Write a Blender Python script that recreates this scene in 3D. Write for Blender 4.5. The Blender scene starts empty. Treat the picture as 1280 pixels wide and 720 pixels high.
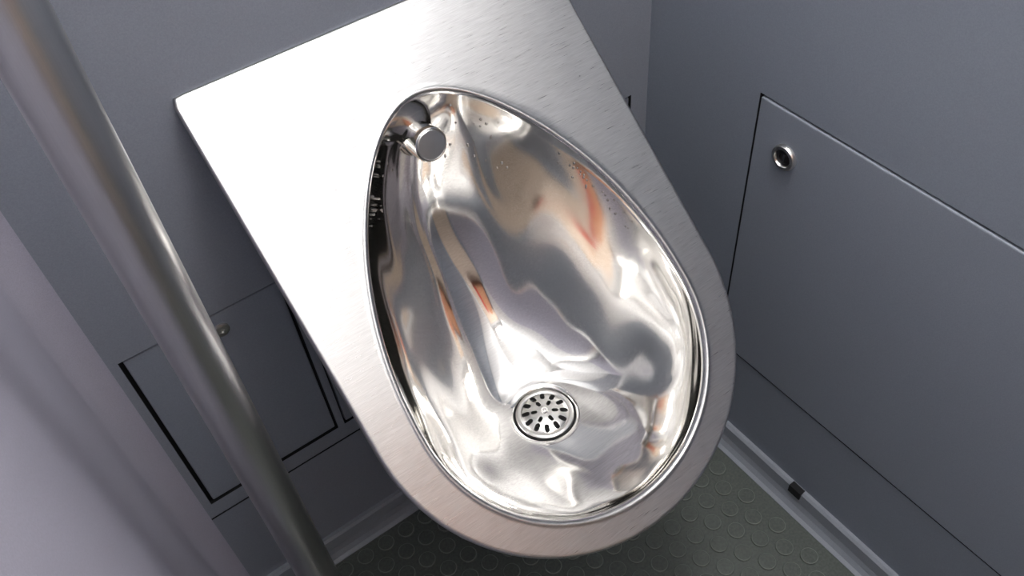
import bpy, bmesh, math, random
from mathutils import Vector, Matrix
random.seed(3)
S=bpy.context.scene
try:
    S.view_settings.view_transform='Standard'
    S.view_settings.look='None'
except Exception as e: print(e)
CZ=1.165            # camera height above floor
YB=0.655; XR=0.624; XL=-0.082; YF=-0.95; HC=2.15
UX=0.2845

# ---------------- helpers
def mk(name,verts,faces,mat=None,smooth=False,parent=None):
    me=bpy.data.meshes.new(name); me.from_pydata([tuple(v) for v in verts],[],faces); me.update()
    bm=bmesh.new(); bm.from_mesh(me); bmesh.ops.recalc_face_normals(bm,faces=bm.faces); bm.to_mesh(me); bm.free()
    o=bpy.data.objects.new(name,me); S.collection.objects.link(o)
    if mat:
        for m in (mat if isinstance(mat,list) else [mat]): me.materials.append(m)
    if smooth:
        for p in me.polygons: p.use_smooth=True
    if parent: o.parent=parent
    return o
def empty(name,loc=(0,0,0)):
    e=bpy.data.objects.new(name,None); S.collection.objects.link(e); return e
def bevel(o,w,seg=2,ang=40):
    m=o.modifiers.new('bev','BEVEL'); m.width=w; m.segments=seg; m.limit_method='ANGLE'; m.angle_limit=math.radians(ang)
    return o
def boxg(x0,x1,y0,y1,z0,z1):
    v=[(x,y,z) for x in(x0,x1) for y in(y0,y1) for z in(z0,z1)]
    f=[(0,1,3,2),(4,6,7,5),(0,4,5,1),(2,3,7,6),(0,2,6,4),(1,5,7,3)]
    return v,f
def box(name,x0,x1,y0,y1,z0,z1,mat,parent=None,bev=0):
    v,f=boxg(x0,x1,y0,y1,z0,z1); o=mk(name,v,f,mat,parent=parent)
    if bev: bevel(o,bev)
    return o
def lathe(name,prof,origin,axis,mat,n=48,parent=None,smooth=True):
    a=Vector(axis).normalized(); t=a.orthogonal().normalized(); b=a.cross(t)
    vs=[];fs=[]
    for r,h in prof:
        for i in range(n):
            g=2*math.pi*i/n
            vs.append(Vector(origin)+a*h+(t*math.cos(g)+b*math.sin(g))*max(r,1e-5))
    for k in range(len(prof)-1):
        for i in range(n):
            j=(i+1)%n; fs.append((k*n+i,k*n+j,(k+1)*n+j,(k+1)*n+i))
    fs.append(tuple(range(n))); fs.append(tuple((len(prof)-1)*n+i for i in range(n)))
    o=mk(name,vs,fs,mat,smooth,parent)
    m=o.modifiers.new('es','EDGE_SPLIT'); m.split_angle=math.radians(35)
    return o
def tube(name,pts,r,mat,n=40,parent=None):
    pts=[Vector(p) for p in pts]; vs=[];fs=[]
    up=None
    for i,p in enumerate(pts):
        d=(pts[min(i+1,len(pts)-1)]-pts[max(i-1,0)]).normalized()
        if up is None: up=d.orthogonal().normalized()
        up=(up-d*up.dot(d)).normalized(); b=d.cross(up)
        for k in range(n):
            g=2*math.pi*k/n; vs.append(p+(up*math.cos(g)+b*math.sin(g))*r)
    for i in range(len(pts)-1):
        for k in range(n):
            j=(k+1)%n; fs.append((i*n+k,i*n+j,(i+1)*n+j,(i+1)*n+k))
    fs.append(tuple(range(n))); fs.append(tuple((len(pts)-1)*n+k for k in range(n)))
    return mk(name,vs,fs,mat,True,parent)

# ---------------- materials
def mat(name,col,rough=.5,metal=0,spec=.5):
    m=bpy.data.materials.new(name); m.use_nodes=True
    b=m.node_tree.nodes['Principled BSDF']
    b.inputs['Base Color'].default_value=(*col,1); b.inputs['Roughness'].default_value=rough
    b.inputs['Metallic'].default_value=metal; b.inputs['Specular IOR Level'].default_value=spec
    return m,m.node_tree.nodes,m.node_tree.links,b
def noise(ns,ls,scale,vec_scale=(1,1,1),detail=3,coord='Object'):
    tc=ns.new('ShaderNodeTexCoord'); mp=ns.new('ShaderNodeMapping'); mp.inputs['Scale'].default_value=vec_scale
    n=ns.new('ShaderNodeTexNoise'); n.inputs['Scale'].default_value=scale; n.inputs['Detail'].default_value=detail
    ls.new(tc.outputs[coord],mp.inputs[0]); ls.new(mp.outputs[0],n.inputs[0]); return n
def ramp(ns,ls,src,c0,c1,p0=.3,p1=.7):
    r=ns.new('ShaderNodeValToRGB'); r.color_ramp.elements[0].position=p0; r.color_ramp.elements[1].position=p1
    r.color_ramp.elements[0].color=(*c0,1); r.color_ramp.elements[1].color=(*c1,1); ls.new(src,r.inputs[0]); return r
def mrange(ns,ls,src,a,b,lo=.3,hi=.7):
    r=ns.new('ShaderNodeMapRange'); r.inputs[1].default_value=lo; r.inputs[2].default_value=hi
    r.inputs[3].default_value=a; r.inputs[4].default_value=b; ls.new(src,r.inputs[0]); return r
def bump(ns,ls,b,src,st,dist,prev=None):
    u=ns.new('ShaderNodeBump'); u.inputs['Strength'].default_value=st; u.inputs['Distance'].default_value=dist
    ls.new(src,u.inputs['Height'])
    if prev: ls.new(prev.outputs[0],u.inputs['Normal'])
    ls.new(u.outputs[0],b.inputs['Normal']); return u
def wallmat(name,col,rough=.45):
    m,ns,ls,b=mat(name,col,rough,0,.4)
    n=noise(ns,ls,900,detail=2); r=ramp(ns,ls,n.outputs[0],[c*.93 for c in col],[c*1.07 for c in col]); ls.new(r.outputs[0],b.inputs['Base Color'])
    n2=noise(ns,ls,420,detail=2); bump(ns,ls,b,n2.outputs[0],.25,.0004)
    n3=noise(ns,ls,5); q=mrange(ns,ls,n3.outputs[0],rough-.04,rough+.06); ls.new(q.outputs[0],b.inputs['Roughness'])
    return m
WALL=wallmat('wall_laminate',(.285,.307,.358))
WALLR=wallmat('wall_laminate_right',(.268,.297,.352))
PANEL=wallmat('panel_laminate',(.282,.310,.365))
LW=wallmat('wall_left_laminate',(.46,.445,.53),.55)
BASE=wallmat('skirting_vinyl',(.29,.315,.355),.4)
UPPER=wallmat('upper_white_bounce',(.60,.60,.61),.5)  # unseen white upper walls, added as bounce so the steel reflects brightness
DARK=mat('gap_dark',(.008,.008,.01),.8)[0]
CEIL=mat('ceiling_white',(.75,.75,.75),.6)[0]

def steel(name,col,r0,r1,grain,gst,warp=None,wst=.3,wd=.002,warpscale=(1,1,1),cv=(.9,1.06)):
    m,ns,ls,b=mat(name,col,r0,1)
    n=noise(ns,ls,1,grain,detail=4); q=mrange(ns,ls,n.outputs[0],r0,r1); ls.new(q.outputs[0],b.inputs['Roughness'])
    c=ramp(ns,ls,n.outputs[0],[k*cv[0] for k in col],[min(1,k*cv[1]) for k in col]); ls.new(c.outputs[0],b.inputs['Base Color'])
    u=bump(ns,ls,b,n.outputs[0],gst,.0003)
    if warp:
        w=noise(ns,ls,warp,warpscale,detail=0); bump(ns,ls,b,w.outputs[0],wst,wd,u)
    return m
PLATE=steel('brushed_steel',(.57,.567,.565),.27,.38,(60,1700,1700),.26,warp=6,wst=.25,wd=.01,cv=(.86,1.10))
BOWL=steel('polished_steel',(.87,.855,.83),.06,.10,(40,900,900),.03,warp=1,wst=.72,wd=.0125,warpscale=(17,12.5,7))
POLE=steel('satin_steel',(.60,.595,.59),.29,.33,(2500,2500,25),.03,cv=(.96,1.03))
CHROME=mat('chrome',(.85,.84,.83),.12,1)[0]
STRAIN=mat('strainer_steel',(.62,.61,.59),.28,1)[0]
SATIN=mat('button_satin',(.80,.79,.77),.30,1)[0]

FL,ns,ls,b=mat('floor_rubber',(.10,.11,.095),.38)
n=noise(ns,ls,300,detail=4); r=ramp(ns,ls,n.outputs[0],(.074,.088,.078),(.118,.132,.118)); ls.new(r.outputs[0],b.inputs['Base Color'])
n=noise(ns,ls,700); bump(ns,ls,b,n.outputs[0],.3,.0005)
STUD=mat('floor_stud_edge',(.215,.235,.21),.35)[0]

# ---------------- walls with openings
def wall_holes(name,org,U,V,N,u0,u1,v0,v1,holes,mat_,th=.008,split=1.05):
    us=sorted({u0,u1}|{h[0] for h in holes}|{h[1] for h in holes}); vsl=sorted({v0,v1,split}|{h[2] for h in holes}|{h[3] for h in holes})
    def inhole(u,v): return any(h[0]<u<h[1] and h[2]<v<h[3] for h in holes)
    verts=[];faces=[];mi=[]
    P=lambda u,v,d:Vector(org)+Vector(U)*u+Vector(V)*v+Vector(N)*d
    def quad(a,b_,c,d,m=0):
        i=len(verts); verts.extend([a,b_,c,d]); faces.append((i,i+1,i+2,i+3)); mi.append(m)
    for i in range(len(us)-1):
        for j in range(len(vsl)-1):
            a,b_=us[i],us[i+1]; c,d=vsl[j],vsl[j+1]
            h=inhole((a+b_)/2,(c+d)/2)
            dd=th if h else 0
            quad(P(a,c,dd),P(b_,c,dd),P(b_,d,dd),P(a,d,dd),1 if h else (2 if c>=split else 0))
    for h in holes:
        a,b_,c,d=h
        quad(P(a,c,0),P(b_,c,0),P(b_,c,th),P(a,c,th),1); quad(P(a,d,0),P(b_,d,0),P(b_,d,th),P(a,d,th),1)
        quad(P(a,c,0),P(a,d,0),P(a,d,th),P(a,c,th),1); quad(P(b_,c,0),P(b_,d,0),P(b_,d,th),P(b_,c,th),1)
    T=.04
    quad(P(u0,v0,T),P(u1,v0,T),P(u1,v1,T),P(u0,v1,T)); 
    quad(P(u0,v0,0),P(u1,v0,0),P(u1,v0,T),P(u0,v0,T)); quad(P(u0,v1,0),P(u1,v1,0),P(u1,v1,T),P(u0,v1,T))
    quad(P(u0,v0,0),P(u0,v1,0),P(u0,v1,T),P(u0,v0,T)); quad(P(u1,v0,0),P(u1,v1,0),P(u1,v1,T),P(u1,v0,T))
    o=mk(name,verts,faces,[mat_,DARK,UPPER])
    for p,m in zip(o.data.polygons,mi): p.material_index=m
    return o
H=lambda z:z+CZ
hA=(-.043,.128,H(-.914),H(-.640)); hB=(.137,.598,H(-.914),H(-.640)); hC=(XL,XR,H(-.9425),H(-.9395))
wall_holes('wall_back',(0,YB,0),(1,0,0),(0,0,1),(0,1,0),XL-.02,XR,0,HC,[hA,hB,hC],WALL)
def panel_back(name,h,g,parent=None,off=0.0,gl=None,gb=None):
    return box(name,h[0]+(gl or g),h[1]-g,YB-off,YB+.0079,h[2]+(gb or g),h[3]-g,PANEL,parent,.0012)
ap=empty('access_panel')
panel_back('panel_face',hA,.0030,ap,-.001,.0046,.0040)
lathe('panel_lock',[(.0085,0),(.0085,.002),(.007,.003),(.003,.003),(.0028,.001),(0,.001)],(.055,YB+.001,H(-.665)),(0,-1,0),STRAIN,parent=ap)
panel_back('service_panel',hB,.0028,None,-.001)
hD=(-.4865,.30,H(-.969),H(-.5585))
wall_holes('wall_right',(XR,0,0),(0,-1,0),(0,0,1),(1,0,0),-YB-.04,-YF,0,HC,[hD],WALLR)
rp=empty('wall_access_door')
box('door_leaf',XR-.0015,XR+.0079,-.30+.0025,.4865-.0028,hD[2]+.0030,hD[3]-.0028,PANEL,rp,.0015)
LY,LZ=.4403,H(-.6144)
lathe('lock_ring',[(.0150,0),(.0150,.003),(.0138,.0048),(.0105,.0052),(.0095,.0035),(.0092,.0012)],(XR-.0015,LY,LZ),(-1,0,0),SATIN,parent=rp)
lathe('lock_core',[(.0091,0),(.0091,.0028),(.0080,.0032),(.0055,.0034),(.005,.0015),(0,.0015)],(XR-.0015,LY,LZ),(-1,0,0),mat('lock_black',(.02,.02,.022),.3)[0],parent=rp)
box('lock_slot',XR-.0038,XR-.0028,LY-.0012,LY+.0012,LZ-.004,LZ+.004,CHROME,rp)
R=.03; pr=[(XL,YF)]
for i in range(13):
    g=math.pi/2*i/12; pr.append((XL+R-R*math.cos(g),YB-R+R*math.sin(g)))
pr+=[(XL+R,YB+.02),(XL-.04,YB+.02),(XL-.04,YF)]
n=len(pr); vs=[(x,y,z) for z in(0,1.05,HC) for x,y in pr]
fs=[]
for L in range(2): fs+=[(L*n+i,L*n+(i+1)%n,(L+1)*n+(i+1)%n,(L+1)*n+i) for i in range(n)]
fs+=[tuple(range(n)),tuple(range(2*n,3*n))]
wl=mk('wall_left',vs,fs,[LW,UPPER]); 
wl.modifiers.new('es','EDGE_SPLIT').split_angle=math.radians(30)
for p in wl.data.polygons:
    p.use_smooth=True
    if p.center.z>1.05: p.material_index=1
wall_holes('wall_front',(0,YF,0),(1,0,0),(0,0,1),(0,-1,0),XL-.04,XR+.04,0,HC,[(XL+.05,XR-.05,.02,1.98)],WALL,th=.02)
box('trim_1',XL+.001,XR-.001,YB-.004,YB-.0002,1.045,1.06,BASE,None,.001)
box('trim_2',XR-.004,XR-.0002,YF+.001,YB-.005,1.045,1.06,BASE,None,.001)
DM,ns,ls,b=mat('door_reflection_warm',(.60,.46,.36),.45)
nn=noise(ns,ls,4,(20,1,1)); r=ramp(ns,ls,nn.outputs[0],(.55,.43,.34),(.65,.53,.43)); ls.new(r.outputs[0],b.inputs['Base Color'])
box('reflection_door',XL+.055,XR-.055,YF-.015,YF+.005,.025,1.975,DM,None,.003)  # unseen door, added in a warm tone to tint the bowl reflections
tube('door_handle',[(.50,YF+.0055,1.0),(.50,YF+.045,1.0),(.498,YF+.05,1.0),(.49,YF+.052,1.0),(.46,YF+.052,1.0)],.008,CHROME)

# unseen jacket added to colour the steel's reflections, standing in for a person
jk=empty('reflection_jacket')
TAN=mat('tan_cloth',(.52,.24,.13),.8)[0]; RED=mat('red_cloth',(.55,.045,.035),.8)[0]; NAVY=mat('navy_cloth',(.05,.055,.09),.8)[0]
def shell(name,cx,cz_top,wtop,wbot,hgt,dep,mt):
    vs=[];fs=[];A=40;B=14
    for j in range(B+1):
        t=j/B; w_=(wtop*(1-t)+wbot*t)*(min(1,.35+2.2*t) if t<.3 else 1); d_=dep*(.6+.4*t)
        for i in range(A):
            g=2*math.pi*i/A; fo=1+.10*math.sin(7*g+2*t)*t
            vs.append((cx+w_/2*math.cos(g)*fo,YF+.014+dep+d_*math.sin(g)*fo,cz_top-hgt*t))
    for j in range(B):
        for i in range(A):
            k=(i+1)%A; fs.append((j*A+i,j*A+k,(j+1)*A+k,(j+1)*A+i))
    fs.append(tuple(range(A))); fs.append(tuple(B*A+i for i in range(A)))
    return mk(name,vs,fs,mt,True,jk)
shell('body',.20,1.62,.28,.32,.60,.045,TAN)
shell('sleeve_1',.04,1.56,.08,.09,.52,.035,NAVY)
shell('sleeve_2',.36,1.56,.08,.09,.52,.035,RED)
tube('hook',[(.20,YF+.0058,1.66),(.20,YF+.05,1.66),(.20,YF+.06,1.61)],.006,CHROME,parent=jk)
v,f=boxg(XL-.04,XR+.04,YF-.04,YB+.04,HC,HC+.04); mk('ceiling',v,f,CEIL)

# ---------------- floor with round studs
vs=[];fs=[];mi=[]
v,f=boxg(XL-.04,XR+.04,YF-.04,YB+.04,-.04,0); vs+=v; fs+=f; mi+=[0]*6
sp=.0335; row=0; y=YB-.038
while y>-.5:
    x=XL+.038+(sp/2 if row%2 else 0)
    while x<XR-.035:
        i=len(vs); N=24
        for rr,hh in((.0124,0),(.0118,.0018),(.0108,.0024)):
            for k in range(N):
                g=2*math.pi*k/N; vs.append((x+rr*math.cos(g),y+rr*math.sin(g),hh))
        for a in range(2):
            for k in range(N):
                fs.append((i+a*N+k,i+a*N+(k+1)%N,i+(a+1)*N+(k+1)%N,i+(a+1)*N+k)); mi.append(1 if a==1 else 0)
        fs.append(tuple(i+2*N+k for k in range(N))); mi.append(0)
        x+=sp
    y-=sp*.866; row+=1
fo=mk('floor',vs,fs,[FL,STUD])
for p,m in zip(fo.data.polygons,mi): p.material_index=m

# ---------------- skirting
def skirt(name,org,along,inn,L):
    prof=[(0,.043),(.005,.043),(.0085,.040),(.0095,.020),(.012,.011),(.0165,.004),(.022,.0012),(.022,0),(0,0)]
    vs=[];fs=[];n=len(prof)
    for t in(0,L):
        for d,h in prof: vs.append(Vector(org)+Vector(along)*t+Vector(inn)*d+Vector((0,0,h)))
    for i in range(n): fs.append((i,(i+1)%n,n+(i+1)%n,n+i))
    fs+= [tuple(range(n)),tuple(range(n,2*n))]
    return mk(name,vs,fs,BASE)
skirt('baseboard_back',(XL,YB,0),(1,0,0),(0,-1,0),XR-XL)
br=skirt('baseboard_right',(XR,YF,0),(0,1,0),(-1,0,0),YB-YF)
box('baseboard_clip',XR-.0115,XR-.002,.298,.318,.030,.045,DARK,br)
skirt('baseboard_left',(XL,YF,0),(0,1,0),(1,0,0),YB-YF)

# ---------------- urinal
ur=empty('urinal')
TH=math.radians(50); st,ct=math.sin(TH),math.cos(TH)
ZT=H(-.4027)
def PP(x,s,d=0):
    return Vector((UX+x, YB-.002-s*st+d*ct, ZT-s*ct-d*st))
egg=[]
for i in range(721):
    ph=2*math.pi*i/720; c=math.cos(ph)
    if c>0: x=.1435*math.sin(ph)*(1-.19*c**2.3); s=.345-.261*c
    else: x=.1435*math.sin(ph); s=.345-.1435*c
    egg.append((x,s))
C0=(0,.30)
eang=[(math.atan2(x-C0[0],-(s-C0[1])),math.hypot(x-C0[0],s-C0[1])) for x,s in egg[:-1]]
eang.sort()
def eggR(a):
    a=(a+math.pi)%(2*math.pi)-math.pi
    for i in range(len(eang)):
        if eang[i][0]>=a: break
    a1,r1=eang[i]; a0,r0=eang[i-1]
    if a0>a1: a0-=2*math.pi
    t=0 if a1==a0 else (a-a0)/(a1-a0); t=max(0,min(1,t))
    return r0+(r1-r0)*t
W=.186
def outR(a):
    dx,ds=math.sin(a),-math.cos(a); best=9
    if abs(dx)>1e-6:
        t=W/abs(dx); s=C0[1]+t*ds
        if -1e-9<=s<=.334: best=min(best,t)
    if ds<-1e-6:
        t=C0[1]/-ds
        if abs(t*dx)<=W+1e-9: best=min(best,t)
    if best>8:
        cy=.334-C0[1]; bb=ds*cy; disc=bb*bb-(cy*cy-W*W); best=bb+math.sqrt(disc)
    return best
ca=math.atan2(W,C0[1])
NA=240
angs=sorted([-math.pi+2*math.pi*i/NA for i in range(NA)]+[ca,-ca,ca-.01,ca+.01,-ca-.01,-ca+.01]); n=len(angs)
orad=[outR(a) for a in angs]
for i,a in enumerate(angs):
    if abs(abs(a)-ca)<1e-6: orad[i]-=.0035
    elif abs(abs(a)-ca)<.0105: orad[i]-=.0006
def ringpt(a,r,d): return PP(r*math.sin(a),C0[1]-r*math.cos(a),d)
rings=[]; rm=[]
def add(ring,m): rings.append(ring); rm.append(m)
for off,d in((.003,.0075),(0,.0066),(0,.0022),(.0007,.0008),(.0022,0.0),(.004,0.0)):
    add([ringpt(a,o-off,d) for a,o in zip(angs,orad)],0)
er=[eggR(a) for a in angs]
for t in(.08,.35,.6,.8,.94): add([ringpt(a,(o-.004)*(1-t)+(e+.007)*t,0) for a,o,e in zip(angs,orad,er)],0)
for off,d in((.007,0),(.006,-.0004),(.0047,-.0009),(.0034,-.0006),(.0020,.0008),(.0008,.0028),(.0,.0052)):
    add([ringpt(a,e+off,d) for a,e in zip(angs,er)],0 if off>.0015 else 1)
YD,ZD=.4255,H(-.762); RD=.0335
K=44; lip=[ringpt(a,e,.0052) for a,e in zip(angs,er)]
mer=[]
for L in lip:
    be=math.atan2(L.x-UX,L.y-YD)
    De=Vector((UX+RD*math.sin(be),YD+RD*math.cos(be),ZD)); h=L.z-ZD
    back=max(0,(L.y-.40)/.19)
    d1=Vector((math.sin(be)*.05,.06+.42*back**1.5,-1)).normalized()
    P1=L+d1*h*.52
    P2=De+(Vector((L.x,L.y,ZD))-De)*.66
    P2.z=ZD+.002
    mer.append((L,P1,P2,De))
def bez(q,t):
    A,B,Cc,Dd=q
    return A*(1-t)**3+B*3*t*(1-t)**2+Cc*3*t*t*(1-t)+Dd*t**3
for k in range(1,K+1): add([bez(q,k/K) for q in mer],1)
bet=[math.atan2(L.x-UX,L.y-YD) for L in lip]
for r_,z_ in((.0325,-.0008),(.0318,-.003),(.0315,-.012)):
    add([Vector((UX+r_*math.sin(g),YD+r_*math.cos(g),ZD+z_)) for g in bet],1)
vs=[p for r in rings for p in r]; fs=[];mi=[]
for k in range(len(rings)-1):
    for i in range(n):
        j=(i+1)%n; fs.append((k*n+i,k*n+j,(k+1)*n+j,(k+1)*n+i)); mi.append(max(rm[k],rm[k+1]) if rm[k+1]==1 else 0)
basin=mk('basin',vs,fs,[PLATE,BOWL],True,ur)
for p,m in zip(basin.data.polygons,mi): p.material_index=m
so=basin.modifiers.new('sol','SOLIDIFY'); so.thickness=.0018; so.offset=-1
dv=[];df=[]
def drop(a,t,r):
    i=min(range(n),key=lambda k:abs(angs[k]-a)); q=mer[i]; q2=mer[(i+1)%n]
    p=bez(q,t); e1=(bez(q,t+.01)-p); e2=(bez(q2,t)-p); N=e1.cross(e2).normalized()
    if N.dot(Vector((UX,.40,.75))-p)<0: N=-N
    e1.normalize(); e2=N.cross(e1); b0=len(dv)
    for hh,rr in((0,1),(.35,.85),(.6,.5)):
        for k in range(10):
            g=2*math.pi*k/10; dv.append(p+N*(hh*r)+(e1*math.cos(g)*1.3+e2*math.sin(g))*rr*r)
    for L in range(2):
        for k in range(10): df.append((b0+L*10+k,b0+L*10+(k+1)%10,b0+(L+1)*10+(k+1)%10,b0+(L+1)*10+k))
    df.append(tuple(b0+20+k for k in range(10)))
for _ in range(26): drop(random.uniform(.05,.42),random.uniform(.03,.20),random.uniform(.0008,.0016))
for _ in range(14): drop(random.uniform(-.5,-.15),random.uniform(.05,.25),random.uniform(.0006,.0013))
for _ in range(26): drop(random.uniform(.70,1.35),random.uniform(.03,.10),random.uniform(.0007,.0014))
mk('water_droplets',dv,df,mat('droplet',(.60,.58,.55),.03,1)[0],True,ur)
lathe('drain_cup',[(.0345,-.0035),(.0345,-.03),(.025,-.04),(.024,-.06)],(UX,YD,ZD),(0,0,1),DARK,parent=ur)
pts=[(UX,YD,ZD-.05)]
for i in range(9):
    g=math.pi/2*i/8; pts.append((UX,YD+.05-.05*math.cos(g),ZD-.085-.05*math.sin(g)))
pts.append((UX,YB-.0002,ZD-.135))
tube('waste_pipe',pts,.02,POLE,parent=ur)
RS=.0300
dome=[(RS,-.006)]+[(RS,-.0005)]+[(RS-.0012,.0003)]+[(RS-.004,.0005)]+[(RS-.0052,-.0002)]+[(r,.0042*(1-(r/.025)**2)+.0002) for r in(.0242,.021,.018,.015,.012,.009,.006,.003)]
sv=[];sf=[];m_=96
for r_,h_ in dome:
    for i in range(m_):
        g=2*math.pi*i/m_; sv.append((UX+r_*math.cos(g),YD+r_*math.sin(g),ZD+.001+h_))
nr=len(dome)
for k in range(nr-1):
    for i in range(m_):
        j=(i+1)%m_; sf.append((k*m_+i,k*m_+j,(k+1)*m_+j,(k+1)*m_+i))
sf.append(tuple(range(m_))); sf.append(tuple((nr-1)*m_+i for i in range(m_)))
stn=mk('strainer',sv,sf,STRAIN,True,ur)
cv=[];cf=[]
def capsule(rc,ang,hl,hw):
    cx,cy=UX+rc*math.cos(ang),YD+rc*math.sin(ang); ux,uy=math.cos(ang),math.sin(ang)
    pts=[]
    for i in range(9):
        g=-math.pi/2+math.pi*i/8; pts.append((hl+hw*math.cos(g),hw*math.sin(g)))
    for i in range(9):
        g=math.pi/2+math.pi*i/8; pts.append((-hl+hw*math.cos(g),hw*math.sin(g)))
    i0=len(cv);N=len(pts)
    for z in(-.02,.02):
        for a,b_ in pts: cv.append((cx+a*ux-b_*uy,cy+a*uy+b_*ux,ZD+z))
    for i in range(N): cf.append((i0+i,i0+(i+1)%N,i0+N+(i+1)%N,i0+N+i))
    cf.append(tuple(i0+i for i in range(N))); cf.append(tuple(i0+N+i for i in range(N)))
for i in range(6): capsule(.0108,2*math.pi*(i+.5)/6,.0014,.0020)
for i in range(12): capsule(.0198,2*math.pi*i/12,.0018,.0025)
cut=mk('cut',cv,cf)
bo=stn.modifiers.new('b','BOOLEAN'); bo.object=cut; bo.operation='DIFFERENCE'; bo.solver='EXACT'
bpy.context.view_layer.update()
dg=bpy.context.evaluated_depsgraph_get(); nm=bpy.data.meshes.new_from_object(stn.evaluated_get(dg))
stn.modifiers.clear(); stn.data=nm; bpy.data.objects.remove(cut)
stn.modifiers.new('es','EDGE_SPLIT').split_angle=math.radians(35)
lathe('strainer_hole_shade',[(.0285,0),(.0285,.0006),(0,.0006)],(UX,YD,ZD-.0062+.0002),(0,0,1),DARK,parent=ur)  # black disc paints the shade inside the strainer holes
lathe('strainer_screw',[(.0042,0),(.0042,.0022),(.0035,.0030),(.0016,.0030),(.0014,.0015),(0,.0015)],(UX,YD,ZD+.0045),(0,0,1),CHROME,n=24,parent=ur)
NY=.612; NZ=H(-.513); AX=(0,-1,.30)
lathe('flush_button_flange',[(.0190,-.016),(.0190,.002),(.0175,.0045),(.0135,.005)],(UX,NY,NZ),AX,CHROME,parent=ur)
lathe('flush_button_collar',[(.0135,.003),(.0135,.010),(.0162,.0105),(.0168,.012),(.0168,.034),(.0162,.0362),(.0152,.037),(.0147,.0362),(.0146,.033)],(UX,NY,NZ),AX,CHROME,parent=ur)
lathe('flush_button_face',[(.0145,.032),(.0145,.0365),(.0136,.0373),(.006,.0377),(0,.0378)],(UX,NY,NZ),AX,SATIN,parent=ur)
box('mount_bracket',UX-.15,UX+.15,YB-.022,YB-.0005,ZT-.045,ZT-.035,POLE,ur,.001)

# ---------------- floor-to-ceiling grab pole
gx,gy,gr=.0155,.430,.0175
rail=empty('grab_pole'); tube('pole_tube',[(gx,gy,.001),(gx,gy,.7),(gx,gy,HC-.001)],gr,POLE,n=64,parent=rail)
lathe('pole_flange_1',[(.036,0),(.036,.003),(.033,.006),(.018,.008)],(gx,gy,.002),(0,0,1),POLE,parent=rail)
lathe('pole_flange_2',[(.036,0),(.036,.003),(.033,.006),(.018,.008)],(gx,gy,HC-.001),(0,0,-1),POLE,parent=rail)

# ---------------- lights
def lensmat(st):
    LE=bpy.data.materials.new('diffuser'); LE.use_nodes=True
    e=LE.node_tree.nodes['Principled BSDF']; e.inputs['Base Color'].default_value=(.9,.9,.9,1)
    e.inputs['Emission Color'].default_value=(1,.99,.98,1); e.inputs['Emission Strength'].default_value=st
    return LE
def lamp(name,x,y,wx,wy,st):
    p=empty(name)
    box('housing',x-wx/2-.01,x+wx/2+.01,y-wy/2-.01,y+wy/2+.01,HC-.03,HC-.0005,CEIL,p,.002)
    box('diffuser_lens',x-wx/2,x+wx/2,y-wy/2,y+wy/2,HC-.038,HC-.0305,lensmat(st),p,.002)
lamp('ceiling_light',.42,.34,.26,.28,46)
lamp('ceiling_light',.27,-.62,.36,.30,6)
wlp=empty('added_fill_light')  # added out-of-view fill that brightens the right and back walls
box('fill_light_body',XL+.0005,XL+.03,-.62,-.08,1.70,1.98,CEIL,wlp,.003)
box('fill_light_lens',XL+.031,XL+.042,-.61,-.09,1.71,1.97,lensmat(12),wlp,.003)

w=bpy.data.worlds.new('w'); S.world=w; w.use_nodes=True
w.node_tree.nodes['Background'].inputs[0].default_value=(.5,.52,.55,1); w.node_tree.nodes['Background'].inputs[1].default_value=.3

# ---------------- camera
cam=bpy.data.cameras.new('camera'); co=bpy.data.objects.new('camera',cam); S.collection.objects.link(co)
cam.sensor_width=36; cam.lens=36*1100/1280; cam.clip_start=.01
rt=Vector((.8065,-.5861,-.0708)); upv=Vector((.4757,.5735,.6673)); fw=Vector((.3512,.5723,-.7414)).normalized()
rt=(rt-fw*rt.dot(fw)).normalized(); upv=rt.cross(fw)
M=Matrix((rt,upv,-fw)).transposed().to_4x4(); M.translation=Vector((0,0,CZ)); co.matrix_world=M
S.camera=co
